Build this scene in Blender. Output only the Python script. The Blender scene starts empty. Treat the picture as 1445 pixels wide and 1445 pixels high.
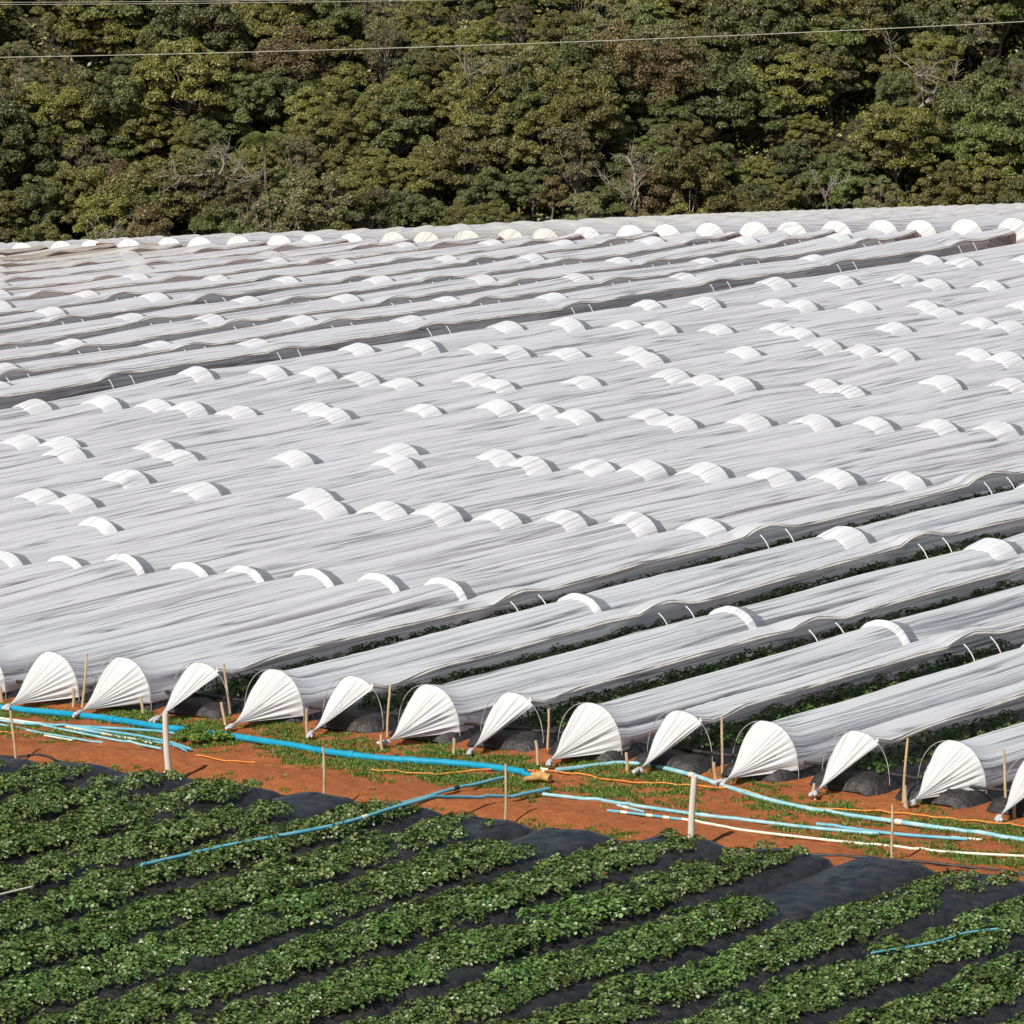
import bpy, math, random
import numpy as np
sc=bpy.context.scene
C=sc.collection
PI=math.pi
R=np.random.RandomState(7); random.seed(7)
# ---------------------------------------------------------------- camera, light
CAM_H=15.690; PITCH=0.1461696; FPX=8948.24      # focal length in pixels of a 1445 px wide picture
cd=bpy.data.cameras.new('camera'); cam=bpy.data.objects.new('camera',cd); C.objects.link(cam)
cam.location=(0,0,CAM_H); cam.rotation_euler=(PI/2-PITCH,0,0)
cd.sensor_width=36; cd.lens=36*FPX/1445; cd.clip_start=1; cd.clip_end=3000
sc.camera=cam
SUN_EL=math.radians(44); SUN_AZ=math.radians(34)        # azimuth the light travels towards, from +y to +x
w=bpy.data.worlds.new('World'); sc.world=w; w.use_nodes=True
nt=w.node_tree; sky=nt.nodes.new('ShaderNodeTexSky'); sky.sky_type='NISHITA'; sky.sun_disc=False
sky.sun_elevation=SUN_EL; sky.sun_rotation=SUN_AZ+PI
nt.links.new(sky.outputs[0],nt.nodes['Background'].inputs[0]); nt.nodes['Background'].inputs[1].default_value=0.075
sd=bpy.data.lights.new('sun','SUN'); sun=bpy.data.objects.new('sun',sd); C.objects.link(sun)
sd.energy=4.95; sd.angle=math.radians(.53); sd.color=(1,.955,.88)
sun.rotation_euler=(PI/2-SUN_EL,0,-SUN_AZ)
sc.view_settings.view_transform='Standard'; sc.view_settings.look='None'; sc.view_settings.exposure=0; sc.view_settings.gamma=1
sc.cycles.max_bounces=6; sc.cycles.transmission_bounces=3; sc.cycles.diffuse_bounces=3
# ---------------------------------------------------------------- plan and terrain
AZ=0.648446946; PR=1.423330; U0=-59.6163583; HC=.78     # rows run along V; row i stands at U0+i*PR along U
V=np.array([math.sin(AZ),math.cos(AZ)]); U=np.array([V[1],-V[0]])
ZC=np.array([0.0,0.287924509,0.294443514,0.621788660,-0.992369769,-0.138259892,0.322672593,-0.430549232,0.0690638386,-0.0406809992,0.0881513770])
ROWS={-47:[(144.67,0.053)],-46:[(144.6,0.09)],-45:[(138.36,-0.1),(144.39,0.096)],-44:[(144.35,0.115)],-43:[(135.17,-0.109),(144.6,-0.03)],-42:[(144.46,-0.042)],-41:[(131.98,-0.075),(144.32,-0.05)],-40:[(144.25,-0.019)],-39:[(128.79,-0.042),(144.07,-0.04)],-38:[(144.23,-0.039)],-37:[(125.6,0.006),(144.05,-0.055)],-36:[(143.95,-0.062)],-35:[(122.42,0.064),(144.03,-0.026)],-34:[(143.86,-0.007)],-33:[(119.23,0.102),(122.66,0.048),(127.87,0.017),(133.21,-0.003),(143.94,-0.059)],-32:[(144.03,-0.052)],-31:[(118.04,0.069),(122.04,0.069),(127.26,0.04),(134.08,0.021),(143.74,0.041)],-30:[(143.62,0.049)],-29:[(117.8,-0.039),(122.24,-0.02),(127.61,0.036),(134.1,0.057),(143.66,0.097)],-28:[(143.95,0.049)],-27:[(112.26,-0.092),(117.39,0.006),(122.65,0.015),(128.2,0.019),(134.12,-0.047),(144.12,-0.025)],-26:[(144.2,0.013)],-25:[(106.7,-0.042),(112.13,-0.1),(117.38,-0.005),(123.04,-0.059),(128.44,0.029),(133.99,-0.061),(144.3,0.006)],-24:[(144.38,0.015)],-23:[(103.27,-0.047),(106.53,0.021),(112.21,-0.033),(117.99,-0.042),(123.64,-0.013),(129.09,-0.007),(134.87,-0.063),(144.54,0.002)],-20:[(99.65,0.026),(104.95,0.134),(110.62,0.064),(116.14,0.027),(121.65,0.016),(127.0,0.082),(133.76,0.021)],-19:[(100.22,0.054),(105.74,0.099),(111.09,0.116),(116.55,0.08),(122.0,0.058),(127.74,0.061),(133.15,0.022)],-18:[(100.24,-0.016),(105.67,0.081),(111.39,0.002),(116.94,-0.007),(122.81,-0.06),(128.34,0.046)],-17:[(94.47,-0.042),(99.63,0.023),(105.35,0.019),(110.69,0.042),(116.22,0.048),(121.91,0.013),(127.54,0.003)],-16:[(94.04,-0.013),(99.54,-0.048),(104.94,-0.06),(110.85,-0.019),(116.47,-0.036),(122.27,-0.038),(127.78,-0.049)],-15:[(94.65,-0.007),(100.25,-0.035),(105.72,-0.024),(111.32,-0.022),(116.85,-0.035),(122.76,-0.065)],-14:[(93.58,0.014),(99.04,0.003),(104.54,-0.013),(109.81,0.012),(115.61,-0.016),(121.37,-0.093)],-13:[(89.16,-0.063),(94.7,-0.022),(100.21,-0.038),(105.63,-0.044),(111.44,-0.007),(117.3,-0.043)],-12:[(89.41,0.005),(95.3,-0.02),(100.8,0.004),(106.84,-0.005),(112.46,0.064),(118.57,-0.037)],-11:[(89.32,-0.002),(94.87,-0.108),(100.38,-0.023),(105.99,-0.017),(111.76,0.033),(117.62,-0.014)],-10:[(88.11,-0.006),(93.98,-0.024),(99.61,-0.016),(105.11,0.05),(110.95,0.057)],-9:[(83.52,-0.007),(88.99,-0.028),(94.61,-0.122),(100.2,-0.053),(106.12,-0.087),(111.79,-0.011)],-8:[(82.21,-0.031),(87.87,-0.033),(93.32,-0.008),(99.08,-0.032),(104.91,-0.044),(110.81,0.031)],-7:[(79.36,-0.018),(86.45,-0.005),(92.42,0.009),(99.52,-0.012),(106.19,0.035)],-6:[(79.22,0.08),(86.34,-0.002),(92.53,-0.029),(99.58,-0.001),(106.48,-0.023)],-5:[(79.22,-0.018),(86.05,0.052),(92.14,0.039),(99.48,-0.006)],-4:[(78.92,0.02),(85.9,0.008),(92.01,0.057),(99.56,-0.021)],-3:[(78.94,0.027),(85.86,0.059),(92.1,0.003),(99.43,-0.005)],-2:[(70.88,0.043),(78.84,0.031),(85.86,0.074),(91.92,0.053)],-1:[(70.87,0.033),(78.73,0.045),(85.96,0.013),(91.97,0.053)],0:[(71.03,-0.002),(78.6,-0.043),(85.43,0.076),(92.21,0.085)],1:[(70.97,-0.001),(78.5,-0.01),(85.94,0.03)],2:[(71.07,0.019),(78.62,-0.039),(85.84,0.031)],3:[(71.05,-0.032),(78.6,-0.029),(86.01,-0.006)],4:[(71.2,-0.007),(78.56,-0.076)],5:[(71.06,-0.046),(78.54,0.005)],6:[(71.35,-0.046),(78.48,-0.018)],7:[(71.36,0.0)],8:[(71.58,-0.046)],9:[(71.84,0.05)]}

FAN=144.2
def XY(i,s): 
    u=U0+np.asarray(i,float)*PR; s=np.asarray(s,float)
    return u*U[0]+s*V[0], u*U[1]+s*V[1]
def poly(x,y):
    y=np.clip(y,73,195); x=np.clip(x,-.1*y,.1*y)
    a=x/10; b=(y-90)/30
    return ZC[0]+ZC[1]*a+ZC[2]*b+ZC[3]*a*b+ZC[4]*b*b+ZC[5]*a*a+ZC[6]*b**3+ZC[7]*a*b*b+ZC[8]*a*a*b+ZC[9]*b**4+ZC[10]*a*b**3
CP=[(XY(i,s),r) for i in ROWS for s,r in ROWS[i]]
CX=np.array([c[0][0] for c in CP]); CY=np.array([c[0][1] for c in CP]); CR=np.array([c[1] for c in CP])
def smooth_res(x,y):
    sh=np.shape(x); x=np.ravel(x); y=np.ravel(y); out=np.zeros(len(x))
    for k in range(0,len(x),20000):
        d=(x[k:k+20000,None]-CX)**2+(y[k:k+20000,None]-CY)**2
        wt=np.exp(-d/(2*3.2**2)); out[k:k+20000]=(wt*CR).sum(1)/(wt.sum(1)+.35)
    return out.reshape(sh)
cP,sP=math.cos(PITCH),math.sin(PITCH)
def px_of(x,y,z):
    dep=y*cP-(z-CAM_H)*sP; up=y*sP+(z-CAM_H)*cP
    return 722.5+FPX*x/dep, 722.5-FPX*up/dep
FX=[0,97,300,493,711,930,1045,1178,1305,1436,1500]; FY=[340,338,332,328,321.5,315,312,310,308,305,304]
TX=[0,250,530,720,1045,1445]; TY=[343,330,320,311,297.5,284]
def T(x,y):
    """height of the ground"""
    x=np.asarray(x,float); y=np.asarray(y,float); x,y=np.broadcast_arrays(x,y)
    z=poly(x,y)+smooth_res(x,y)-HC
    s=x*V[0]+y*V[1]
    yy=np.maximum(y,60); pc=722.5+FPX*x/(yy*1.03)
    kx=x/yy; tf=FAN/(V[0]*kx+V[1])                    # forward distance of the far block's front on this bearing
    e=yy-tf
    y0=np.interp(pc,FX,FY); y1=np.interp(pc,TX,TY)
    yt=y0+(y1-y0)*(1-np.exp(-np.clip(e,0,None)/11))
    k=(722.5-yt)/FPX; zt=CAM_H+yy*(k*cP-sP)/(cP+k*sP)-HC
    zt=zt-np.clip(e-66,0,None)*.05
    wt=np.clip((s-FAN+1)/3,0,1); wt=wt*wt*(3-2*wt)*(y>120)
    z=z*(1-wt)+zt*wt
    # valley and wooded hill
    v=-26+0*y; v=v+np.clip(y-372,0,90)*.5+ 1.6*np.sin(x*.13+1.3)+1.0*np.sin(x*.31+y*.1)
    a=np.clip((y-262)/70,0,1); a=a*a*(3-2*a)
    return z*(1-a)+v*a
def G(i,s):
    x,y=XY(i,s); return T(x,y)
def P3(i,s,h=0.):
    x,y=XY(i,s); return np.stack(np.broadcast_arrays(x,y,T(x,y)+h),-1)
# ---------------------------------------------------------------- materials
def mat(name):
    m=bpy.data.materials.new(name); m.use_nodes=True; nt=m.node_tree; nt.nodes.clear()
    o=nt.nodes.new('ShaderNodeOutputMaterial'); return m,nt,o
def N(nt,t,**k):
    n=nt.nodes.new(t)
    for a,b in k.items():
        if a[0]=='i' and a[1:].isdigit(): n.inputs[int(a[1:])].default_value=b
        else: setattr(n,a,b)
    return n
def ramp(nt,src,stops):
    r=nt.nodes.new('ShaderNodeValToRGB'); e=r.color_ramp.elements
    while len(e)<len(stops): e.new(.5)
    for q,(p,c) in zip(e,stops): q.position=p; q.color=tuple(c)+(1,)
    nt.links.new(src,r.inputs[0]); return r.outputs[0]
def noise(nt,scale,detail=4,rough=.55,vec=None,coord='Object',stretch=None):
    if vec is None:
        tc=N(nt,'ShaderNodeTexCoord'); vec=tc.outputs[coord]
    if stretch:
        mp=N(nt,'ShaderNodeMapping'); mp.inputs['Scale'].default_value=stretch; nt.links.new(vec,mp.inputs[0]); vec=mp.outputs[0]
    n=N(nt,'ShaderNodeTexNoise'); n.inputs['Scale'].default_value=scale; n.inputs['Detail'].default_value=detail; n.inputs['Roughness'].default_value=rough
    nt.links.new(vec,n.inputs['Vector']); return n.outputs['Fac']
def mixc(nt,f,a,b,mode='MIX'):
    m=N(nt,'ShaderNodeMix',data_type='RGBA',blend_type=mode)
    for s,v in ((0,f),(6,a),(7,b)):
        if hasattr(v,'node'): nt.links.new(v,m.inputs[s])
        else: m.inputs[s].default_value=v if s==0 else tuple(v)+(1,)
    return m.outputs[2]
def bump(nt,h,st,dist):
    b=N(nt,'ShaderNodeBump'); b.inputs['Strength'].default_value=st; b.inputs['Distance'].default_value=dist
    nt.links.new(h,b.inputs['Height']); return b.outputs[0]
def plastic(name,col,trans=.28,folds=.6,dirt=.15,dirtcol=(.5,.42,.3),crease=.5):
    m,nt,o=mat(name); L=nt.links.new
    uv=N(nt,'ShaderNodeTexCoord').outputs['UV']
    f1=noise(nt,1,3,.6,uv,stretch=(9,.35,1)); f2=noise(nt,1,4,.65,uv,stretch=(26,.7,1)); d=noise(nt,1,4,.6,uv,stretch=(2.2,.5,1))
    oi=N(nt,'ShaderNodeObjectInfo')
    c=mixc(nt,ramp(nt,d,[(.45,(0,0,0)),(.75,(dirt,)*3)]),col,dirtcol)
    def fold(sc_,w,amt,c):      # thin long folds, their shade painted in as dark lines
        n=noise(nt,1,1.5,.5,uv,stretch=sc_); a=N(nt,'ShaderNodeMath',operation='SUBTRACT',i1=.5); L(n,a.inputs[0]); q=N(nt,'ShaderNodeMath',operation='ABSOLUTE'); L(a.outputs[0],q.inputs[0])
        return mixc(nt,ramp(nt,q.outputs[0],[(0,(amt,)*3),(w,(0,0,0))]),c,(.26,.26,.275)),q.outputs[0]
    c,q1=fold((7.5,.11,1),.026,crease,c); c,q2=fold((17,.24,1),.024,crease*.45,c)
    mn=N(nt,'ShaderNodeMath',operation='MINIMUM',i1=.12); L(q1,mn.inputs[0])
    h0=N(nt,'ShaderNodeMath',operation='MULTIPLY_ADD',i1=2.); L(mn.outputs[0],h0.inputs[0]); L(f1,h0.inputs[2])
    hh=N(nt,'ShaderNodeMath',operation='ADD'); L(h0.outputs[0],hh.inputs[0]); L(f2,hh.inputs[1])
    b=bump(nt,hh.outputs[0],folds,.03)
    df=N(nt,'ShaderNodeBsdfDiffuse'); tr=N(nt,'ShaderNodeBsdfTranslucent'); mx=N(nt,'ShaderNodeMixShader',i0=trans)
    gl=N(nt,'ShaderNodeBsdfGlossy'); gl.inputs['Roughness'].default_value=.38; m2=N(nt,'ShaderNodeMixShader',i0=.05)
    for n in (df,tr): L(c,n.inputs[0]); L(b,n.inputs['Normal'])
    L(b,gl.inputs['Normal'])
    L(df.outputs[0],mx.inputs[1]); L(tr.outputs[0],mx.inputs[2]); L(mx.outputs[0],m2.inputs[1]); L(gl.outputs[0],m2.inputs[2]); L(m2.outputs[0],o.inputs[0])
    return m
def simple(name,c1,c2,scale=6,rough=.6,bs=.3,bd=.01,spec=.3,detail=5,stretch=None,lo=.35,hi=.65):
    m,nt,o=mat(name); L=nt.links.new
    n=noise(nt,scale,detail,.6,stretch=stretch); c=ramp(nt,n,[(lo,c1),(hi,c2)])
    p=N(nt,'ShaderNodeBsdfPrincipled'); L(c,p.inputs['Base Color']); p.inputs['Roughness'].default_value=rough; p.inputs['Specular IOR Level'].default_value=spec
    L(bump(nt,n,bs,bd),p.inputs['Normal']); L(p.outputs[0],o.inputs[0]); return m
def leafmat(name,c1,c2,c3=None,trans=.25,objvar=.22,rough=.5,gloss=.06):
    m,nt,o=mat(name); L=nt.links.new
    g=N(nt,'ShaderNodeNewGeometry'); oi=N(nt,'ShaderNodeObjectInfo')
    st=[(0,c1),(1,c2)] if c3 is None else [(0,c1),(.7,c2),(1,c3)]
    c=ramp(nt,g.outputs['Random Per Island'],st)
    v=N(nt,'ShaderNodeMapRange',i3=1-objvar,i4=1+objvar); L(oi.outputs['Random'],v.inputs[0])
    hs=N(nt,'ShaderNodeHueSaturation'); L(c,hs.inputs['Color']); L(v.outputs[0],hs.inputs['Value'])
    h2=N(nt,'ShaderNodeMapRange',i3=.485,i4=.515); L(oi.outputs['Random'],h2.inputs[0]); L(h2.outputs[0],hs.inputs['Hue'])
    c=hs.outputs[0]
    df=N(nt,'ShaderNodeBsdfDiffuse'); tr=N(nt,'ShaderNodeBsdfTranslucent'); mx=N(nt,'ShaderNodeMixShader',i0=trans)
    gl=N(nt,'ShaderNodeBsdfGlossy'); gl.inputs['Roughness'].default_value=rough; m2=N(nt,'ShaderNodeMixShader',i0=gloss)
    L(c,df.inputs[0]); L(c,tr.inputs[0]); L(df.outputs[0],mx.inputs[1]); L(tr.outputs[0],mx.inputs[2]); L(mx.outputs[0],m2.inputs[1]); L(gl.outputs[0],m2.inputs[2]); L(m2.outputs[0],o.inputs[0])
    return m
M={}
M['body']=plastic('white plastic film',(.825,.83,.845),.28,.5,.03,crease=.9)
M['grey']=plastic('film with painted shade',(.36,.365,.39),.12,.5,.05)  # dark film colour paints in the shade behind each hoop crest
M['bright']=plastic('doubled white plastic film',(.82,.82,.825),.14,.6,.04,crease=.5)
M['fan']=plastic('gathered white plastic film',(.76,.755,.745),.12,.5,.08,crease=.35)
M['old']=plastic('weathered plastic film',(.74,.73,.70),.2,.8,.3,(.5,.42,.3))
M['cream']=plastic('yellowed plastic film',(.80,.775,.70),.2,.5,.3,(.62,.54,.4))
M['brown']=plastic('stained plastic film',(.50,.42,.33),.15,.6,.6,(.30,.2,.13))
M['hem']=simple('rolled hem',(.66,.60,.52),(.84,.80,.74),3,.6,.5,.01,stretch=(1,1,1))
M['hoop']=simple('hoop plastic',(.7,.7,.68),(.85,.85,.84),8,.35,.05,.002)
M['hoopd']=simple('dusty hoop plastic',(.25,.24,.22),(.5,.48,.45),8,.5,.05,.002)
M['mulch']=simple('black mulch film',(.012,.012,.013),(.060,.050,.046),4.5,.36,1,.09,spec=.55,detail=9,lo=.38,hi=.8)
M['wood']=simple('bamboo stake',(.42,.30,.17),(.62,.48,.30),14,.7,.4,.004,stretch=(1,1,.25))
M['post']=simple('weathered pipe post',(.60,.52,.42),(.74,.66,.56),6,.6,.3,.005,stretch=(1,1,.3))
M['blue']=simple('bright blue pipe',(.0,.26,.42),(.03,.36,.50),5,.35,.1,.002,spec=.5,lo=.3,hi=.8)
M['blue2']=simple('faded blue pipe',(.06,.34,.45),(.25,.50,.56),3,.45,.1,.002,lo=.3,hi=.75)
M['cyan']=simple('sun bleached pipe',(.12,.40,.46),(.45,.62,.62),4,.5,.1,.002,lo=.3,hi=.7)
M['pale']=simple('cream pipe',(.62,.60,.47),(.80,.76,.62),4,.5,.1,.002)
M['orange']=simple('orange hose',(.75,.22,.03),(.85,.34,.07),6,.5,.1,.002)
M['black']=simple('black hose',(.015,.014,.014),(.05,.045,.042),6,.45,.2,.004)
M['ochre']=simple('ochre valve body',(.42,.22,.06),(.60,.36,.14),12,.5,.3,.004)
M['red']=simple('rusty red sheet',(.16,.035,.02),(.26,.07,.04),3,.7,.3,.01)
M['straw']=simple('dry bark',(.20,.17,.13),(.38,.33,.27),5,.8,.6,.02)
M['bark']=simple('tree bark',(.11,.09,.07),(.26,.22,.18),4,.85,.7,.03)
M['wire']=simple('power line',(.36,.35,.28),(.45,.43,.36),2,.5,0,.001)
M['hill']=simple('forest floor',(.022,.022,.012),(.055,.045,.025),.6,.9,.8,.3)
def soilmat():
    m,nt,o=mat('red soil'); L=nt.links.new
    a=noise(nt,.9,5,.6); b=noise(nt,7,8,.7); c=noise(nt,38,5,.7)
    col=ramp(nt,b,[(.3,(.33,.108,.036)),(.5,(.55,.180,.062)),(.72,(.68,.25,.098))])
    col=mixc(nt,ramp(nt,a,[(.35,(.5,.5,.5)),(.65,(0,0,0))]),col,(.35,.115,.048))
    col=mixc(nt,ramp(nt,c,[(.62,(0,0,0)),(.75,(.5,.5,.5))]),col,(.55,.26,.14))
    p=N(nt,'ShaderNodeBsdfPrincipled'); L(col,p.inputs['Base Color']); p.inputs['Roughness'].default_value=.95; p.inputs['Specular IOR Level'].default_value=.1
    h=N(nt,'ShaderNodeMath',operation='ADD'); L(b,h.inputs[0]); L(c,h.inputs[1])
    L(bump(nt,h.outputs[0],1,.05),p.inputs['Normal']); L(p.outputs[0],o.inputs[0]); return m
M['soil']=soilmat()
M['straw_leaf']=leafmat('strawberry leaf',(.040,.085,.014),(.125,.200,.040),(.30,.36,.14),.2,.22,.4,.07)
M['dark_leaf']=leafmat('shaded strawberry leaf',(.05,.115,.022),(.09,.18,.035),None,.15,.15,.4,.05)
M['grass']=leafmat('grass',(.05,.12,.012),(.12,.23,.025),(.26,.32,.07),.25,.1,.5,.03)
M['berry']=simple('strawberry fruit and flowers',(.55,.03,.02),(.7,.10,.04),20,.4,.1,.002)
M['petal']=simple('white petals',(.75,.74,.6),(.82,.80,.7),9,.7,.1,.002)
TREE_M={
'olive green':leafmat('olive foliage',(.100,.096,.020),(.195,.182,.036),(.34,.31,.08),.2,.3),
'dark green':leafmat('dark foliage',(.062,.075,.018),(.130,.145,.034),(.23,.24,.07),.15,.3),
'bright green':leafmat('bright foliage',(.085,.11,.018),(.16,.20,.032),(.27,.30,.08),.3,.25),
'yellow green':leafmat('yellow green vine foliage',(.09,.115,.014),(.17,.20,.022),(.27,.29,.05),.35,.2),
'reddish brown':leafmat('reddish brown foliage',(.11,.08,.028),(.21,.155,.055),(.34,.26,.11),.15,.25),
'grey green':leafmat('grey green foliage',(.10,.095,.036),(.19,.175,.065),(.33,.30,.14),.2,.3)}
# ---------------------------------------------------------------- helpers
def mesh_np(name,vs,fs,uv=None,smooth=True,mi=None):
    """fs: (n,k) int array or list of such arrays"""
    if not isinstance(fs,list): fs=[fs]
    fs=[f for f in fs if len(f)]
    vs=np.asarray(vs,np.float32); me=bpy.data.meshes.new(name)
    lt=np.concatenate([np.full(len(f),f.shape[1],np.int32) for f in fs]); vi=np.concatenate([f.ravel() for f in fs]).astype(np.int32)
    ls=np.concatenate([[0],np.cumsum(lt)[:-1]]).astype(np.int32)
    me.vertices.add(len(vs)); me.vertices.foreach_set('co',vs.ravel())
    me.loops.add(len(vi)); me.loops.foreach_set('vertex_index',vi)
    me.polygons.add(len(lt)); me.polygons.foreach_set('loop_start',ls); me.polygons.foreach_set('loop_total',lt)
    me.polygons.foreach_set('use_smooth',np.full(len(lt),smooth,bool))
    if mi is not None: me.polygons.foreach_set('material_index',np.asarray(mi,np.int32))
    if uv is not None:
        l=me.uv_layers.new(name='UVMap'); l.data.foreach_set('uv',np.asarray(uv,np.float32)[vi].ravel())
    me.update(calc_edges=True); me.validate(); return me
def grid_faces(a,b,off=0,wrap=False):
    i=np.arange(a-1)[:,None]; j=np.arange(b if wrap else b-1)[None,:]; j2=(j+1)%b if wrap else j+1
    return (off+np.stack([i*b+j,i*b+j2,(i+1)*b+j2,(i+1)*b+j],-1)).reshape(-1,4)
def grid_mesh(name,A,uv=None,smooth=True,wrap=False):
    a,b=A.shape[:2]
    return mesh_np(name,A.reshape(-1,3),grid_faces(a,b,0,wrap),None if uv is None else uv.reshape(-1,2),smooth)
def link(name,me,m=None,parent=None,label=None,cat=None,group=None,kind=None,loc=None):
    o=bpy.data.objects.new(name,me); C.objects.link(o)
    if m is not None and me is not None and not me.materials: me.materials.append(m)
    if parent is not None: o.parent=parent
    if loc is not None: o.location=tuple(map(float,loc))
    for k,v in (('label',label),('category',cat),('group',group),('kind',kind)):
        if v: o[k]=v
    return o
class MB:
    def __init__(s): s.v=[];s.f={3:[],4:[]};s.n=0
    def add(s,v,f):
        v=np.asarray(v,float).reshape(-1,3); f=np.asarray(f); s.v.append(v); s.f[f.shape[1]].append(f+s.n); s.n+=len(v)
    def mesh(s,name,smooth=True): return mesh_np(name,np.concatenate(s.v),[np.concatenate(x) for x in s.f.values() if x],None,smooth)
    def tube(s,P,r,n=8,cap=True):
        P=np.asarray(P,float); r=np.broadcast_to(np.asarray(r,float),(len(P),))
        t=np.gradient(P,axis=0); t/=np.linalg.norm(t,axis=1)[:,None]+1e-9
        ref=np.array([0,0,1.]) if abs(t[:,2]).mean()<.8 else np.array([1.,0,0])
        a=np.cross(t,ref); a/=np.linalg.norm(a,axis=1)[:,None]+1e-9; b=np.cross(a,t)
        ph=np.arange(n)*2*PI/n
        A=P[:,None]+r[:,None,None]*(np.cos(ph)[None,:,None]*a[:,None]+np.sin(ph)[None,:,None]*b[:,None])
        s.add(A,grid_faces(len(P),n,0,True))
        if cap:
            for k in (0,-1):
                c=np.vstack([A[k],P[k]]); i=np.arange(n); s.add(c,np.stack([i,(i+1)%n,np.full(n,n)],1))
        return s
def spline(pts,step):
    """smooth curve through 2-D points"""
    p=np.asarray(pts,float); d=np.r_[0,np.cumsum(np.hypot(*np.diff(p,axis=0).T)+1e-6)]; n=max(3,int(d[-1]/step)); t=np.linspace(0,d[-1],n)
    m=np.gradient(p,d,axis=0) if len(p)>2 else np.repeat((p[1:]-p[:1])/d[-1],2,0)
    k=np.clip(np.searchsorted(d,t,side='right')-1,0,len(p)-2); h=(d[k+1]-d[k])[:,None]; q=((t-d[k])[:,None])/h
    return (2*q**3-3*q**2+1)*p[k]+(q**3-2*q**2+q)*h*m[k]+(-2*q**3+3*q**2)*p[k+1]+(q**3-q**2)*h*m[k+1]
_O=['first','second','third','fourth','fifth','sixth','seventh','eighth','ninth','tenth','eleventh','twelfth','thirteenth','fourteenth','fifteenth','sixteenth','seventeenth','eighteenth','nineteenth','twentieth','twenty-first','twenty-second','twenty-third','twenty-fourth','twenty-fifth','twenty-sixth','twenty-seventh','twenty-eighth','twenty-ninth','thirtieth','thirty-first','thirty-second']
class _Ord:
    def __getitem__(q,k):
        if k<len(_O): return _O[k]
        n=k+1; t=['','','twenty','thirty','forty','fifty','sixty','seventy'][n//10]
        return t[:-1]+'ieth' if n%10==0 else t+'-'+_O[n%10-1]
    def __len__(q): return 79
ORD=_Ord()
# ---------------------------------------------------------------- ground
def axis(segs):
    out=[]
    for a,b,st in segs: out.append(np.arange(a,b,st))
    return np.concatenate(out+[[segs[-1][1]]])
def path_relief(iu,s):
    """low berms and clods along the dirt track between the two fields"""
    x=iu*PR
    r=.07*np.exp(-((s-67.75-.15*np.sin(x*.6))/.42)**2)*(.7+.3*np.sin(x*1.3+1))
    r+=-.05*np.exp(-((s-66.95)/.25)**2)
    r+=.025*np.sin(x*2.1+s*1.7)*np.sin(s*3.1-x*.8)+.012*np.sin(x*7.3+2*np.sin(s*4))*np.sin(s*8.1+x*3.3)+.008*np.sin(x*17+s*9)*np.sin(s*21-x*6)
    return r*np.clip((s-66)/.4,0,1)*np.clip((71.6-s)/.5,0,1)
ai=axis([(-420,-60,12),(-60,-5,1),(-5,14,.05),(14,60,1),(60,420,12)])
asx=axis([(-300,40,12),(40,65.6,.8),(65.6,72,.06),(72,150,1),(150,300,4),(300,700,20)])
II,SS=np.meshgrid(ai,asx,indexing='ij'); gx,gy=XY(II,SS); gz=T(gx,gy)+path_relief(II,SS)-.02
gz=gz-np.clip((gy-325)/25,0,1)*9
link('soil_ground',grid_mesh('soil_ground',np.stack([gx,gy,gz],-1)),M['soil'],kind='structure',label='red soil ground under the beds and along the track')
hx,hy=np.meshgrid(np.linspace(-260,260,180),np.r_[np.linspace(330,480,90),np.linspace(490,900,20)],indexing='ij')
hz=T(hx,hy)+np.clip(hy-462,0,None)*.12+.25*np.sin(hx*1.1)*np.sin(hy*.9)-np.clip((345-hy)/15,0,1)*1.2
link('hillside',grid_mesh('hillside',np.stack([hx,hy,hz],-1)),M['hill'],kind='structure',label='wooded hillside behind the tunnels')
# ---------------------------------------------------------------- tunnels
LV=[78.6,85.9,92.0,99.6,105.3,111.,116.7,122.3,127.8,133.6,139.3]
def domes(i):
    d=[]
    own=[s for s,r in ROWS.get(i,[]) if s>74 and s<142]
    sh=0
    if own: sh=np.mean([s-min(LV,key=lambda l:abs(l-s)) for s in own])
    for l in LV:
        c=[s for s in own if abs(s-l)<2.6]
        d.append(c[0] if c else l+sh+R.uniform(-.25,.25))
    return sorted(d)
def dome_extra(i,s):
    c=[r for q,r in ROWS.get(i,[]) if abs(q-s)<.05]
    if not c: return R.uniform(-.02,.03)
    x,y=XY(i,s); return float(np.clip(c[0]-smooth_res(np.array([x]),np.array([y]))[0],-.07,.09))
HW=.565; HB=.60
def arc(th,h,w):
    """hoop section: lateral and vertical"""
    c=np.cos(th); sn=np.sin(th)
    return w*np.sign(c)*np.abs(c)**.9, h*np.abs(sn)**.82
def rows_uv(th,s): return np.stack([th*.6,s],-1)
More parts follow.
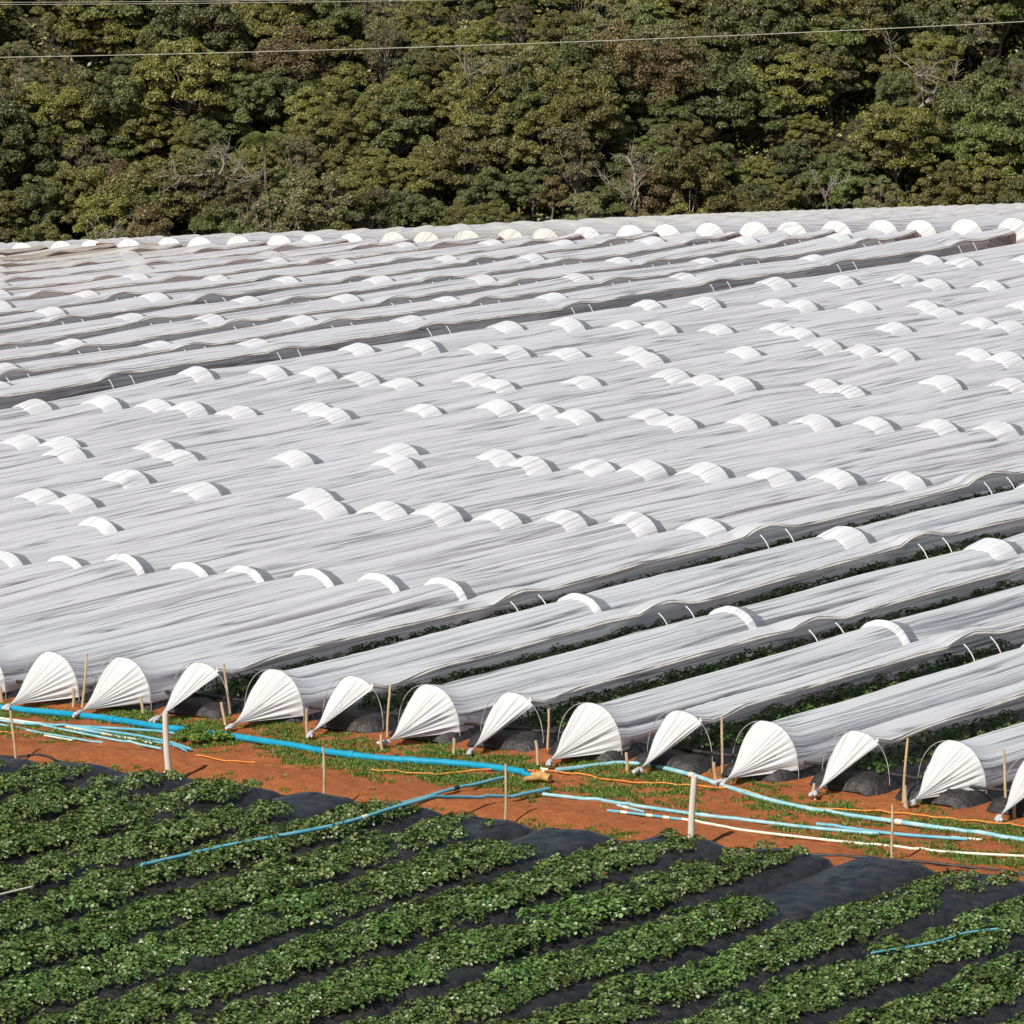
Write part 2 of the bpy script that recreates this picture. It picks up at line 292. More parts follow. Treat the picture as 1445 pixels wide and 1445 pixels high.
def tunnel(i,s0,s1,kind,mats,label,group,M_=44,ds=.34,front=True,back=True,hoops=False,detail=True,foldamp=1.):
    s0=round(float(s0),3); s1=round(float(s1),3)
    bx,by=XY(i,s0); base=np.array([bx,by,float(T(bx,by))])
    root=link('plastic_tunnel',None,label=label,cat='plastic tunnel',group=group,loc=base)
    DM=[(d,dome_extra(i,d)) for d in domes(i) if s0+2<d<s1-1.5] if s0<140 else [(s0+5.5*k,0) for k in range(1,30) if s0+5.5*k<s1]
    ss=set(np.arange(s0,s1,ds).round(3)); ss|={s0,s1}
    prof=[]
    for d,ex in DM:
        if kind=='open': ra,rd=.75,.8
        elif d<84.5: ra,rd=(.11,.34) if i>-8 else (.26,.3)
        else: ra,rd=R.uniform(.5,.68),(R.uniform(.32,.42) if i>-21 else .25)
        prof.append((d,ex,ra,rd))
        for q in (-ra-.03,-ra,-ra*.9,-ra*.6,-ra*.3,-.02,0,.03,rd*.5,rd,rd+.03): ss.add(round(d+q,3))
    S=np.array(sorted(x for x in ss if s0<=x<=s1)); S=S[np.r_[True,np.diff(S)>.012]]
    B=np.zeros_like(S); EX=np.zeros_like(S)
    for d,ex,ra,rd in prof:
        t=S-d; b=np.where(t<0,np.clip(1+t/ra,0,1)**.6,np.clip(1-t/rd,0,1)); b=.5-.5*np.cos(PI*b) if kind=='open' else b; B=np.maximum(B,b); EX+=ex*np.exp(-(t/1.4)**2)
    B=np.maximum(B,np.clip(1-(S-s0)/.35,0,1)); 
    if back: B=np.maximum(B,np.clip(1-(s1-S)/.5,0,1)*.6)
    drop=.098*((.62 if i>=0 else .32) if kind=='open' else 1 if i>-21 else .6)*(1-.4*np.exp(-((S-78.6)/1.5)**2))
    hb=.75-drop*(1-B)+EX-.02*np.sin(PI*((S-s0)/5.6%1))**2*(1-B)
    hw=HW if detail else HB
    wb=hw*(.93+.10*B)
    th1=PI; 
    if kind=='open':
        te=np.radians(74+2.5*np.sin((S-s0)*.7+i*2)-(14 if i==-22 else 0))-.02*B-np.radians(16)*np.exp(-((S-s0)/1.2)**2)
    else: te=np.full_like(S,.10)
    K=np.linspace(0,1,M_); TH=th1-.05-(th1-.05-te[:,None])*K[None,:]
    # longitudinal folds, a fresh set between every pair of hoops
    F=np.zeros_like(TH)
    if detail:
        bounds=[s0]+[d for d,*_ in prof]+[s1]
        for a,b in zip(bounds[:-1],bounds[1:]):
            m=(S>=a)&(S<=b); 
            if m.sum()<3: continue
            t=(S[m]-a)/(b-a); win=np.clip(np.minimum(t*14,(1-t)*9),.15,1)[:,None]
            for j in range(18):
                q0=R.uniform(.1,3.0); q1=q0+R.normal(0,.22 if i>-4 else .13); sg=R.uniform(.022,.06); A=R.uniform(.010,.042)*R.choice([1,1,-1])
                cc=(q0+(q1-q0)*t+.05*np.sin(t*R.uniform(3,9)+R.uniform(0,6)))[:,None]
                lf=np.clip(1.2-abs(t-R.uniform(.1,.9))*R.uniform(1.2,2.4),0,1)[:,None]
                F[m]+=A*np.exp(-np.abs(TH[m]-cc)/sg)*win*lf
            for j in range(3):
                F[m]+=R.uniform(.006,.014)*np.sin(TH[m]*R.uniform(5,14)+t[:,None]*R.uniform(-4,4)+R.uniform(0,6))*win
        F*=foldamp*(1. if i>-4 else .62)
    lat,ver=arc(TH,hb[:,None],wb[:,None])
    if kind=='open':   # hem sags between the hoops
        sag=(1-B)[:,None]*np.clip((K-.72)/.28,0,1)[None,:]**1.3
        ver=ver-.05*sag; lat=lat+.05*sag
    if front and detail: lat=np.where(lat<0,lat*(1-.32*np.exp(-((S-s0)/.55)**2))[:,None],lat)
    nx,nz=np.cos(TH),np.sin(TH); lat=lat+F*nx; ver=ver+F*nz
    gx,gy=XY(i,S); gz=T(gx,gy)
    lo=.06
    A=np.empty(TH.shape+(3,)); A[...,0]=gx[:,None]+lat*U[0]; A[...,1]=gy[:,None]+lat*U[1]; A[...,2]=gz[:,None]+np.maximum(ver,lo+.02*np.sin(S*5+i)[:,None])
    A-=base
    uv=rows_uv(TH+i*3.7,np.repeat(S[:,None],M_,1)); uv[...,1]+=i*13.1
    # the cover, split into the long film, doubled hoop bands and painted shade bands
    if kind=='closed' and prof:
        f=grid_faces(len(S),M_); rowk=np.repeat(np.arange(len(S)-1),M_-1); mid=(S[rowk]+S[rowk+1])/2
        band=np.zeros(len(f),bool)
        def sub(mask,nm,mt):
            ff=f[mask]; us_,inv=np.unique(ff.ravel(),return_inverse=True)
            me=mesh_np(nm,A.reshape(-1,3)[us_],inv.reshape(-1,4),uv.reshape(-1,2)[us_]); return link(nm,me,mt,root)
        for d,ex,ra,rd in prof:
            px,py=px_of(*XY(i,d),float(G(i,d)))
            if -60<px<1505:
                b1=(mid>d-ra)&(mid<d); b2=(mid>d)&(mid<d+rd); sub(b1,'doubled_band',mats[1]); sub(b2,'shade_band',M['grey']); band|=b1|b2
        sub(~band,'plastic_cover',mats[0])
    else:
        link('plastic_cover',grid_mesh('plastic_cover',A,uv),mats[0],root)
    if kind=='open':
        hm=MB(); e=A[:,-1]+np.array([U[0]*.012,U[1]*.012,.004]); hm.tube(e,.020+.010*np.abs(np.sin(S*2.3+i)),6); hm.tube(e+np.array([0,0,.035])+np.stack([.01*np.sin(S*3)*U[0],.01*np.sin(S*3)*U[1],.008*np.cos(S*4)],-1),.013,5)
        link('rolled_hem',hm.mesh('rolled_hem'),M['hem'],root)
    def hoop(s,h,r=.011,full=True,m='hoop'):
        t=np.linspace(-.0,PI+.0,26) if full else np.linspace(0,math.radians(60),12)
        l,v=arc(t,h,HW*1.0); v=np.where(v<.03,-.05,v); x,y=XY(i,s); g=float(T(x,y))
        p=np.stack([x+l*U[0],y+l*U[1],g+v],-1)-base; link('hoop',MB().tube(p,r,6).mesh('hoop'),M[m],root)
    if hoops:
        hoop(s0+.01,.738,.006,m='hoopd')
        if kind=='open':
            for d,ex,ra,rd in prof:
                px,_=px_of(*XY(i,d),float(G(i,d)))
                if -20<px<1480:
                    hoop(d-.36,.71+ex,.009,full=False); hoop(d+.36,.71+ex,.009,full=False)
    # gathered ends
    def fan(sa,sgn,m,th0,h,w,nm='gathered_end',kd=.93):
        n=90 if detail else 26; q=22 if detail else 9
        t=np.linspace(PI-.05,th0,n); r=np.linspace(0,1,q)
        l,v=arc(t,h,w); v=np.maximum(v,.07)
        if sgn<0 and detail: l=np.where(l<0,l*.68,l)
        kx,ky=XY(i,sa+sgn*kd); kz=float(T(kx,ky))+.085; x,y=XY(i,sa); g=float(T(x,y))
        arcp=np.stack([x+l*U[0],y+l*U[1],g+v],-1); k=np.array([kx,ky,kz])
        Pp=arcp[None]*(1-r[:,None,None])+k*r[:,None,None]
        # pleats that grow from the hoop and close at the knot, and a belly near the hoop
        nr=np.stack([np.cos(t)*U[0],np.cos(t)*U[1],np.sin(t)],-1)
        ph=np.cumsum(R.uniform(.15,1.35,n))*(1.9 if detail else 2.0)
        amp=(.021 if detail else .03)*np.sin(PI*np.clip(r,0,1)**.7)[:,None]
        bel=.02*np.sin(PI*r)[:,None]-.05*np.sin(PI*r**2)[:,None]
        Pp+= (amp*((1.4-2*np.abs(np.sin(ph*.5))**.7)+.5*np.sin(ph*.37+1))[None]+bel)[...,None]*nr[None]
        ax=np.array([V[0],V[1],0])*sgn
        Pp+= (amp*.8*np.sin(ph+.8)[None]-.04*np.sin(PI*r**.8)[:,None]*np.sin(t)[None])[...,None]*ax
        uv=np.stack([np.repeat((t*.6)[None],q,0)+i,np.repeat(r[:,None]*.7,n,1)],-1)
        link(nm,grid_mesh(nm,Pp-base,uv),m,root); return k
    th_end=math.radians(50) if kind=='open' else .1
    if front:
        k=fan(s0,-1,mats[2],th_end,.742,hw)
        if detail:
            kn=MB(); k=k-base
            for j in range(3):
                dr=np.array([-V[0]*R.uniform(.05,.2)+U[0]*R.uniform(-.08,.08),-V[1]*R.uniform(.05,.2),-R.uniform(.03,.09)])
                pp=[k+dr*t+R.normal(0,.008,3) for t in np.linspace(0,1,6)]
                kn.tube(pp,[.02,.028,.036,.03,.035,.012],7)
            kn.tube([k+[0,0,-.02],k+[0,0,.015]],[.035,.02],8)
            link('tied_tail',kn.mesh('tied_tail'),mats[2],root)
    if back: fan(s1,1,mats[2],th_end,float(hb[-1]),HW,kd=.6)
    return root
def rightmost(i,lim):
    s=np.arange(74,260,1.); x,y=XY(i,s); px,_=px_of(x,y,T(x,y)); k=s[px<lim]; return k.max() if len(k) else 80
def leftmost(i,lim):
    s=np.arange(71,200,1.); x,y=XY(i,s); px,_=px_of(x,y,T(x,y)); k=s[px>lim]; return k.min()
FRONT={i:s for i,s in zip(range(-2,10),[70.9,70.9,71.0,71.0,71.07,71.05,71.15,71.1,71.3,71.36,71.5,71.75])}
FRONT.update({-3:70.85,-4:70.8,10:71.7,11:71.8,12:71.9,13:72})
near_open='half-open tunnels in the near field'; near_closed='closed tunnels in the near field'
for i in range(-20,14):
    e=min(142.,rightmost(i,1700)); s0=FRONT.get(i)
    fr=s0 is not None
    if s0 is None: s0=max(71.0,leftmost(i,-330)); 
    kind='open' if i>=0 and i%2==0 else 'closed'
    if kind=='open': lb=f"half-open white tunnel with its near side rolled up, {ORD[i//2]} such from the left"
    elif i>0: lb=f"closed white tunnel between half-open ones, its fan end {ORD[(i-1)//2]} from the left of these"
    elif i==-3: lb='closed white tunnel whose fan end is cut by the left edge of the photo'
    elif i==-1: lb='closed white tunnel right beside the leftmost half-open one, fan end behind a bamboo stake'
    elif i==-2: lb='closed white tunnel with the leftmost whole fan end'
    elif i==-20: lb='hindmost closed white tunnel of the middle block, along the dark open gap'
    else: lb=f"long closed white tunnel with bright bands, {ORD[-i-1]} row behind the leftmost half-open tunnel"
    tunnel(i,s0,e,kind,(M['body'],M['bright'],M['fan']),lb,near_open if kind=='open' else near_closed,
           M_=96 if i>-3 else 72 if i>-12 else 56,ds=.3,front=fr,back=e<142.5,hoops=i>=-3)
for i in range(-22,-56,-1):
    s0=max(75.,leftmost(i,-260)); s1=141.6+R.uniform(-.4,.4)
    if s0>s1-4: continue
    kind='open' if i%2==0 else 'closed'; n=(-i-22)//2
    mt=M['brown'] if i in (-43,-44,-46) else M['old'] if i in (-40,-41,-42,-45,-47) else M['body']
    col='brown-stained ' if mt is M['brown'] else 'weathered ' if mt is M['old'] else 'white '
    lb=(f"{col}half-open tunnel of the far left block, {ORD[n]} such counted away from the middle block" if kind=='open' else f"{col}closed tunnel of the far left block, {ORD[n]} closed one behind the dark gap")
    tunnel(i,s0,s1,kind,(mt,M['bright'] if i>-36 else M['old'],mt),lb,'tunnels of the far left block',M_=30,ds=.4,front=False,back=True,hoops=(kind=='open' and i>-33),foldamp=.8)
cream={-34,-35,-36,-37,-38}
for n,i in enumerate(range(-21,-56,-1)):
    mt=M['cream'] if i in cream else M['fan']
    x0,y0=XY(i,FAN); px,_=px_of(x0,y0,T(x0,y0)); end=min(rightmost(i,1560),246)
    end=max(end,FAN+9)
    lb=f"{'yellowed' if i in cream else 'white'} domed tunnel end in the far row under the trees, {ORD[n] if n<len(ORD) else 'last'} from the right"
    tunnel(i,FAN+.15*math.sin(i*2.1),end,'closed',(M['old'] if i in cream or i<-53 else M['body'],M['old'],mt),lb,'domed tunnel ends in the far block',M_=16,ds=.8,front=True,back=False,detail=False)
# ---------------------------------------------------------------- mulched beds
def bed(i,s0,s1,label,group,ds=.25,hgt=.2,wid=.60,round0=True,round1=False):
    S=np.arange(s0,s1+ds,ds); 
    if round0: S=np.unique(np.r_[s0,s0+.04,s0+.1,s0+.18,s0+.28,S])
    if round1: S=np.unique(np.r_[S[S<s1-.3],s1-.28,s1-.18,s1-.1,s1-.04,s1])
    K=np.linspace(-1,1,15)
    p=np.sqrt(np.clip(1-np.abs(K)**3.2,0,1))
    e=np.ones_like(S)
    if round0: e=np.minimum(e,np.sqrt(np.clip(1-(1-np.clip((S-s0)/.28,0,1))**2,0,1)))
    if round1: e=np.minimum(e,np.sqrt(np.clip(1-(1-np.clip((s1-S)/.3,0,1))**2,0,1)))
    gx,gy=XY(i,S); gz=T(gx,gy); base=np.array([gx[0],gy[0],gz[0]])
    l=K[None]*wid*(.75+.25*e[:,None])*(1+.05*np.sin(S*2+i)[:,None]); v=hgt*p[None]*e[:,None]*(1+.10*np.sin(S*1.3+i*2)[:,None])+.012*np.sin(S*6+K[None].T.T*5)[...] if False else hgt*p[None]*e[:,None]*(1+.10*np.sin(S*1.3+i*2)[:,None])
    v=v+.012*np.sin(S[:,None]*7+K[None]*6+i)*p[None]*e[:,None]+R.normal(0,.004,v.shape)*p[None]*e[:,None]-.03*(p[None]<.02)
    A=np.stack([gx[:,None]+l*U[0],gy[:,None]+l*U[1],gz[:,None]+v],-1)-base
    return link('mulched_bed',grid_mesh('mulched_bed',A),M['mulch'],label=label,cat='planting bed',group=group,loc=base)
for i in range(-4,14):
    lb=(f"rounded bed of black mulch film under the {ORD[i//2] if i%2==0 else ORD[(i-1)//2]} {'half-open' if i%2==0 else 'closed'} tunnel from the left" if i>=0 else f"rounded bed of black mulch film under the closed tunnels, {ORD[-i-1]} left of the half-open ones")
    bed(i,70.75+.02*(i%3)+max(0,i-5)*.09,min(rightmost(i,1650),118 if i>=0 else 74),lb,'mulched beds under the tunnels',.4)
bed(-21,92,142,'bare black bed in the dark gap behind the middle block','mulched beds under the tunnels',.5)
for i in range(-22,-34,-2):
    bed(i,max(80,leftmost(i,-200)),140,f"black bed under the {ORD[(-i-22)//2]} half-open tunnel of the far left block",'mulched beds under the tunnels',.7)
fend={i:66.55 for i in range(-4,20)}
for i in range(6,20): fend[i]=66.6+(i-6)*.27 if i>7 else 66.62
for i in range(-3,17):
    n=i+3
    bed(i+.35,52,fend[i]-.06,f"black mulched bed of uncovered strawberries in the foreground, {ORD[n]} from the left",'uncovered strawberry beds in the foreground',.25,hgt=.20,wid=.705,round0=False,round1=True)
# ---------------------------------------------------------------- strawberry plants
def plant_np(n,rad,hgt,seed,leaf=.05):
    r=np.random.RandomState(seed); v=[];f=[];c=0
    for k in range(n):
        a=r.uniform(0,2*PI); q=rad*math.sqrt(r.uniform(0,1)); cen=np.array([q*math.cos(a),q*math.sin(a),hgt*(1-.55*(q/rad)**2)*r.uniform(.55,1.05)])
        nrm=np.array([.75*q/rad*math.cos(a)+r.normal(0,.35),.75*q/rad*math.sin(a)+r.normal(0,.35),1.]); nrm/=np.linalg.norm(nrm)
        t1=np.cross(nrm,[math.sin(a+r.normal(0,1)),math.cos(a),.1]); t1/=np.linalg.norm(t1); t2=np.cross(nrm,t1)
        for b in (-1.9,0,1.9):
            L=leaf*r.uniform(.8,1.25); d=t1*math.cos(b)+t2*math.sin(b); e=np.cross(nrm,d)
            pc=cen+d*L*.15
            pts=[pc,pc+d*L*.45+e*L*.46+nrm*L*.12,pc+d*L*.95+e*L*.28,pc+d*L*1.08-nrm*L*.1,pc+d*L*.95-e*L*.28,pc+d*L*.45-e*L*.46+nrm*L*.12]
            v+=pts; f+=[[c,c+1,c+2,c+3],[c,c+3,c+4,c+5]]; c+=6
    return np.array(v),np.array(f)
PROT=[plant_np(64,.28,.21,s,.048) for s in range(6)]+[plant_np(48,.165,.15,9,.040)]
def leafy(name,sets,m):
    v=np.concatenate([a for a,b in sets]); o=0; F=[]
    for a,b in sets: F.append(b+o); o+=len(a)
    me=mesh_np(name,v,np.concatenate(F),None,True); me.materials.append(m); return me
pmesh=[]
for k,(v,f) in enumerate(PROT):
    me=leafy('strawberry_plant',[(v,f)],M['straw_leaf']); pmesh.append(me)
def xf(v,p,rz,sc_):
    c,s=math.cos(rz),math.sin(rz); return np.stack([v[:,0]*c-v[:,1]*s,v[:,0]*s+v[:,1]*c,v[:,2]],-1)*sc_+p
def bare(i,s):    # bare patches of film
    h=math.sin(i*2.3+s*.35)+math.sin(s*.8-i*1.9)*.6
    near=np.clip((s-64.6)/1.9,0,1)
    near2=np.clip((s-63.2)/3.,0,1)
    return h>1.62-near*.95-near2*.35 or R.rand()<.02+.18*near2
cand=[]
for i in range(-3,17):
    for row in (-.24,.24):
        s=52.5+R.uniform(0,.2)
        while s<fend[i]-.25:
            if not bare(i,s):
                ii=i+.35+(row+R.normal(0,.055))/PR; x,y=XY(ii,s); z=float(T(x,y)); px,py=px_of(x,y,z)
                if -60<px<1505 and py<1500: cand.append((y,ii,s,float(x),float(y),z,float(px),float(py),i))
            s+=R.uniform(.24,.34)
cand.sort()
vis=[c for c in cand if -10<c[6]<1455 and c[7]<1450]; near=set(map(id,vis[:300]))
rest=[]; first={}
def side(px): return 'left' if px<480 else 'middle' if px<960 else 'right'
for c in cand:
    k=R.randint(0,6) if c[2]<fend[c[8]]-.8 else 6
    p=(c[3],c[4],c[5]+.17); rz=R.uniform(0,6.28); scl=R.uniform(.7,1.25)*(1-.15*np.clip((c[2]-63)/3,0,1))
    if id(c) in near:
        o=link('strawberry_plant',pmesh[k],None,label=f"low leafy strawberry plant on the {ORD[c[8]+3]} uncovered bed, {side(c[6])} foreground",cat='strawberry plant',group=f"strawberry plants on the {ORD[c[8]+3]} uncovered bed, {side(c[6])}",loc=p)
        o.rotation_euler=(0,0,rz); o.scale=(scl,)*3
    else: v,f=PROT[k]; rest.append((xf(v,np.array(p),rz,scl),f))
link('strawberry_foliage',leafy('strawberry_foliage',rest,M['straw_leaf']),None,label='dense strawberry leaves covering the uncovered black beds beyond the nearest plants',cat='strawberry plants',kind='stuff')
# plants below the half-open tunnels and in the gap
rest=[]
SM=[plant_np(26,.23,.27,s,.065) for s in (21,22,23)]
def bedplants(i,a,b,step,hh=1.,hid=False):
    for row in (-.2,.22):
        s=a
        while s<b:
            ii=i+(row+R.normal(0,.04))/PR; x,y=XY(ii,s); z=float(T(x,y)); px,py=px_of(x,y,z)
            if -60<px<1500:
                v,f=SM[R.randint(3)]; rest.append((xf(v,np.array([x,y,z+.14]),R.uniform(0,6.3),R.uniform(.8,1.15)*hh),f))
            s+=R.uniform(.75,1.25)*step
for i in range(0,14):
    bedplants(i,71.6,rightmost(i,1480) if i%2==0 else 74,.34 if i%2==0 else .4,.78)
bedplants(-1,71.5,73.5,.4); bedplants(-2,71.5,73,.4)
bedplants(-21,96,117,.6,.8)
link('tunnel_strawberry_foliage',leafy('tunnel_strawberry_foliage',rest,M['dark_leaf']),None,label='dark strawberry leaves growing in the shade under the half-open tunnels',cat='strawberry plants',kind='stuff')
# berries and blossoms
bm=MB(); fm=MB()
ico=np.array([[0,0,-1],[.9,0,-.2],[.28,.86,-.2],[-.73,.53,-.2],[-.73,-.53,-.2],[.28,-.86,-.2],[0,0,.8]])
icf=np.array([[0,k,k%5+1] for k in range(1,6)]+[[6,k%5+1,k] for k in range(1,6)])
for k in range(170):
    c=cand[R.randint(len(cand))]; a=R.uniform(0,6.3); d=R.uniform(.1,.24); g=R.randint(2)
    p=np.array([c[3]+d*math.cos(a),c[4]+d*math.sin(a),c[5]+(.2 if g else R.uniform(.2,.33))]); r=R.uniform(.012,.019)
    (bm if g else fm).add(ico*r*([1,1,1.2] if g else [1.1,1.1,.4])+p,icf)
link('ripe_berries',bm.mesh('ripe_berries'),M['berry'],label='small ripe red strawberries scattered among the leaves',cat='strawberries',kind='stuff')
link('white_blossoms',fm.mesh('white_blossoms'),M['petal'],label='tiny white strawberry flowers scattered among the leaves',cat='flowers',kind='stuff')
# ---------------------------------------------------------------- weeds on the track
def tuft_field(n,fn,seed,blade=(.05,.12)):
    r=np.random.RandomState(seed); V_=[];F_=[];c=0; cnt=0
    iu=r.uniform(-3.2,12.2,n); s=r.uniform(66.9,71.4,n)
    keep=fn(iu,s)>r.uniform(0,1,n); iu=iu[keep]; s=s[keep]; x,y=XY(iu,s); z=T(x,y)+path_relief(iu,s)-.02
    m=len(x); B=6
    x=np.repeat(x,B)+r.normal(0,.025,m*B); y=np.repeat(y,B)+r.normal(0,.025,m*B); z=np.repeat(z,B)
    a=r.uniform(0,2*PI,m*B); h=r.uniform(*blade,m*B); wd=r.uniform(.003,.008,m*B); ln=r.uniform(.3,1.4,m*B)*h
    dx,dy=np.cos(a),np.sin(a)
    v=np.stack([np.stack([x-dy*wd,y+dx*wd,z-.01],-1),np.stack([x+dy*wd,y-dx*wd,z-.01],-1),np.stack([x+dx*ln*.5+dy*wd*1.2,y+dy*ln*.5-dx*wd*1.2,z+h*.7],-1),np.stack([x+dx*ln,y+dy*ln,z+h],-1)],1)
    return v.reshape(-1,3),np.arange(m*B*4).reshape(-1,4)
def dens(iu,s):
    n=np.sin(iu*2.1+1.2*np.sin(s*2.3))*np.sin(s*3.1+iu*.9+.8)+.5*np.sin(iu*6.3+s*4)+.45*np.sin(iu*11-s*7)
    d=-.05+.45*n+.25*np.sin(iu*23+s*3)*np.sin(s*19-iu*5)
    d+=.95*np.exp(-((s-69.0)/.5)**2)*np.exp(-((iu-4.0)/1.5)**2)
    d+=.55*np.exp(-((s-70.1)/.45)**2)
    d+=.35*np.exp(-((s-68.9)/.3)**2)
    d+=.5*np.exp(-((s-69.4)/.3)**2)*np.exp(-((iu-1.1)/.5)**2)
    d-=.75*np.exp(-((s-67.75)/.5)**2); d+=.25*np.exp(-((s-67.1)/.15)**2)*(n>.2)
    return np.clip(d,0,1)*(s<71.2)
v,f=tuft_field(76000,dens,3,(.012,.050))
me=mesh_np('weeds',v,f,None,False); link('weeds',me,M['grass'],label='short bright green weeds and grass growing along the red dirt track',cat='weeds',kind='stuff')
# leafy clump over the big blue pipe
rest=[]
for k in range(9):
    x,y=XY(1.05+R.normal(0,.13),69.25+R.normal(0,.12)); v,f=PROT[6]; rest.append((xf(v,np.array([x,y,float(T(x,y))+.02]),R.uniform(0,6),R.uniform(.7,1.0)),f))
link('leafy_weed_clump',leafy('leafy_weed_clump',rest,M['grass']),None,label='leafy green weed clump growing over the thick blue pipe',cat='weeds',kind='stuff')
# ---------------------------------------------------------------- pipes and hoses
PATHS={'big':[(-2.552,70.0),(-2.153,70.0),(-0.827,69.93),(0.426,69.61),(1.237,69.51),(3.05,69.24),(4.668,69.54),(5.064,69.48)],'pale1':[(-2.001,69.43),(-1.739,69.34),(-0.649,69.17),(0.15,68.9),(0.717,68.72)],'pale2':[(-1.793,69.1),(-1.532,69.01),(-0.629,68.65),(0.256,68.39)],'cyan1':[(-1.865,69.22),(-1.636,69.18),(-0.946,69.05),(0.004,68.7),(0.664,68.48),(1.058,68.36)],'cyan2':[(-1.178,68.99),(-0.453,69.29),(0.209,69.46),(0.89,69.41)],'cyan3':[(-0.607,69.16),(0.106,69.08),(0.905,68.84),(1.311,68.59)],'cyan4':[(-0.454,69.07),(0.436,68.86),(1.041,68.72),(1.293,68.51)],'white1':[(-0.633,68.55),(-0.194,68.48)],'A':[(4.937,66.85),(4.991,67.73),(5.029,68.44),(5.045,69.02)],'R':[(5.23,69.87),(5.132,70.34),(5.215,70.59),(5.676,70.86),(6.325,70.75),(6.143,70.78),(7.133,70.27),(7.891,69.9),(8.419,69.81),(9.167,69.89),(9.919,69.93),(10.604,70.02),(10.88,70.09)],'c1':[(5.696,68.64),(6.406,68.64),(7.432,68.67),(7.243,68.61),(7.955,68.79),(8.681,68.92),(9.398,69.13)],'c2':[(6.703,68.23),(7.144,68.27),(7.565,68.29),(7.563,68.2)],'c3':[(6.641,68.58),(7.042,68.42)],'c4':[(8.67,69.17),(9.451,69.28),(10.166,69.61)],'c5':[(9.961,69.66),(10.264,69.75)],'c6':[(7.553,68.28),(8.172,68.23),(8.868,68.41),(9.621,68.63),(10.285,68.93),(10.902,69.35),(11.143,69.5)],'or1':[(3.642,68.55),(3.815,68.66),(4.166,68.86),(4.458,69.27),(4.471,69.59),(4.784,69.69),(5.145,69.86),(5.888,69.87),(6.745,70.09),(6.523,70.03),(6.845,70.09),(7.202,70.31),(7.741,70.03),(8.189,69.93),(8.866,70.23),(9.213,70.38),(9.688,70.56),(10.292,70.71),(10.563,70.81)],'or2':[(-1.302,68.43),(-1.231,68.53),(-1.005,68.44)],'or3':[(1.658,68.11),(1.929,68.03),(2.345,68.24)],'drip':[(-0.553,67.13),(-0.313,67.07),(0.17,67.25),(0.769,66.91),(1.665,66.81),(2.125,66.73),(2.747,66.79),(4.053,66.66),(4.704,66.51),(5.226,66.59),(5.761,66.75),(6.316,66.81),(7.016,66.85),(8.113,67.09),(9.083,67.45),(10.639,68.3),(11.273,68.53),(11.638,68.65)],'B':[(5.222,60.97),(5.342,62.51),(5.626,64.34),(5.609,65.63),(5.61,67.36),(5.717,68.77)],'white_l':[(4.774,58.68),(4.77,58.96),(4.786,59.54)],'blue_r':[(12.154,63.12),(12.386,64.19),(12.401,64.72),(12.535,65.12)]}

def pipe(key,name,r,m,label,cat='pipe',group=None,lift=0,n=10,joints=0,clean=True,collar=None):
    p=PATHS[key]
    q=[p[0]]
    for a in p[1:]:
        if not clean or a[0]>q[-1][0]+.02 or key in('A','B','blue_r','white_l'): q.append(a)
    r*=.86 if name=='irrigation_pipe' else 1
    c=spline([(a*PR,b) for a,b in q],.12); iu=c[:,0]/PR; s=c[:,1]
    x,y=XY(iu,s); z=T(x,y)+path_relief(iu,s)-.02
    if r>.012:     # stiff pipes bridge the hollows
        k=9; zz=np.pad(z,k,mode='edge'); z=np.maximum(np.convolve(zz,np.ones(2*k+1)/(2*k+1),'valid'),z-.01)
    z=z+r+(lift if key!='B' else .05+.29*np.clip((67.9-s)/1.6,0,1)); P=np.stack([x,y,z],-1); base=P[0].copy()
    o=link(name,MB().tube(P-base,r,n).mesh(name),M[m],label=label,cat=cat,group=group,loc=base)
    for j in range(joints):
        k=int(len(P)*(j+.6)/(joints+.2)); k=min(max(k,2),len(P)-3); d=P[k+1]-P[k]; d/=np.linalg.norm(d)
        link('pipe_joint',MB().tube([P[k]-base-d*.05,P[k]-base+d*.05],r*1.25,n).mesh('pipe_joint'),M[collar or m],o)
    return o
pg='pale irrigation pipes lying on the track'
pipe('big','water_pipe',.05,'blue','thick bright blue water pipe lying across the left half of the track',joints=2)
pipe('pale1','irrigation_pipe',.022,'pale','cream pipe in the bundle on the left, nearest the thick blue pipe',group=pg,joints=1)
pipe('pale2','irrigation_pipe',.02,'cyan','pale pipe in the bundle on the left, on its near side',group=pg)
pipe('cyan1','irrigation_pipe',.022,'cyan','long bleached turquoise pipe in the middle of the left bundle',group=pg,lift=.01)
pipe('cyan2','irrigation_pipe',.025,'blue2','blue pipe of the left bundle running up against the thick blue pipe',group=pg,lift=.015)
pipe('cyan3','irrigation_pipe',.024,'blue2','blue pipe fanning out of the left bundle behind the thick post',group=pg,lift=.02)
pipe('cyan4','irrigation_pipe',.02,'blue2','thin blue pipe ending lowest at the leafy weed clump',group=pg,lift=.005)
pipe('white1','irrigation_pipe',.016,'pale','short white pipe piece lying in front of the left bundle',group=pg)
pipe('A','water_pipe',.024,'blue2','shorter of two thin blue pipes slanting from the valve towards the foreground beds',lift=.05,joints=1,collar='black')
pipe('B','water_pipe',.026,'blue2','long thin blue pipe slanting from the valve across the foreground strawberries',lift=.12,joints=1,collar='pale')
pipe('R','water_pipe',.033,'cyan','long faded turquoise pipe curving from the valve to the right edge',joints=2,collar='pale')
pipe('c1','irrigation_pipe',.030,'cyan','long bleached pipe from the valve ending open right of the thick right post',group=pg,joints=1)
pipe('c2','irrigation_pipe',.022,'blue2','short turquoise pipe with pale joints left of the thick right post',group=pg,joints=3,collar='pale')
pipe('c3','irrigation_pipe',.02,'cyan','very short bleached pipe piece in the middle of the track',group=pg,joints=1,collar='pale')
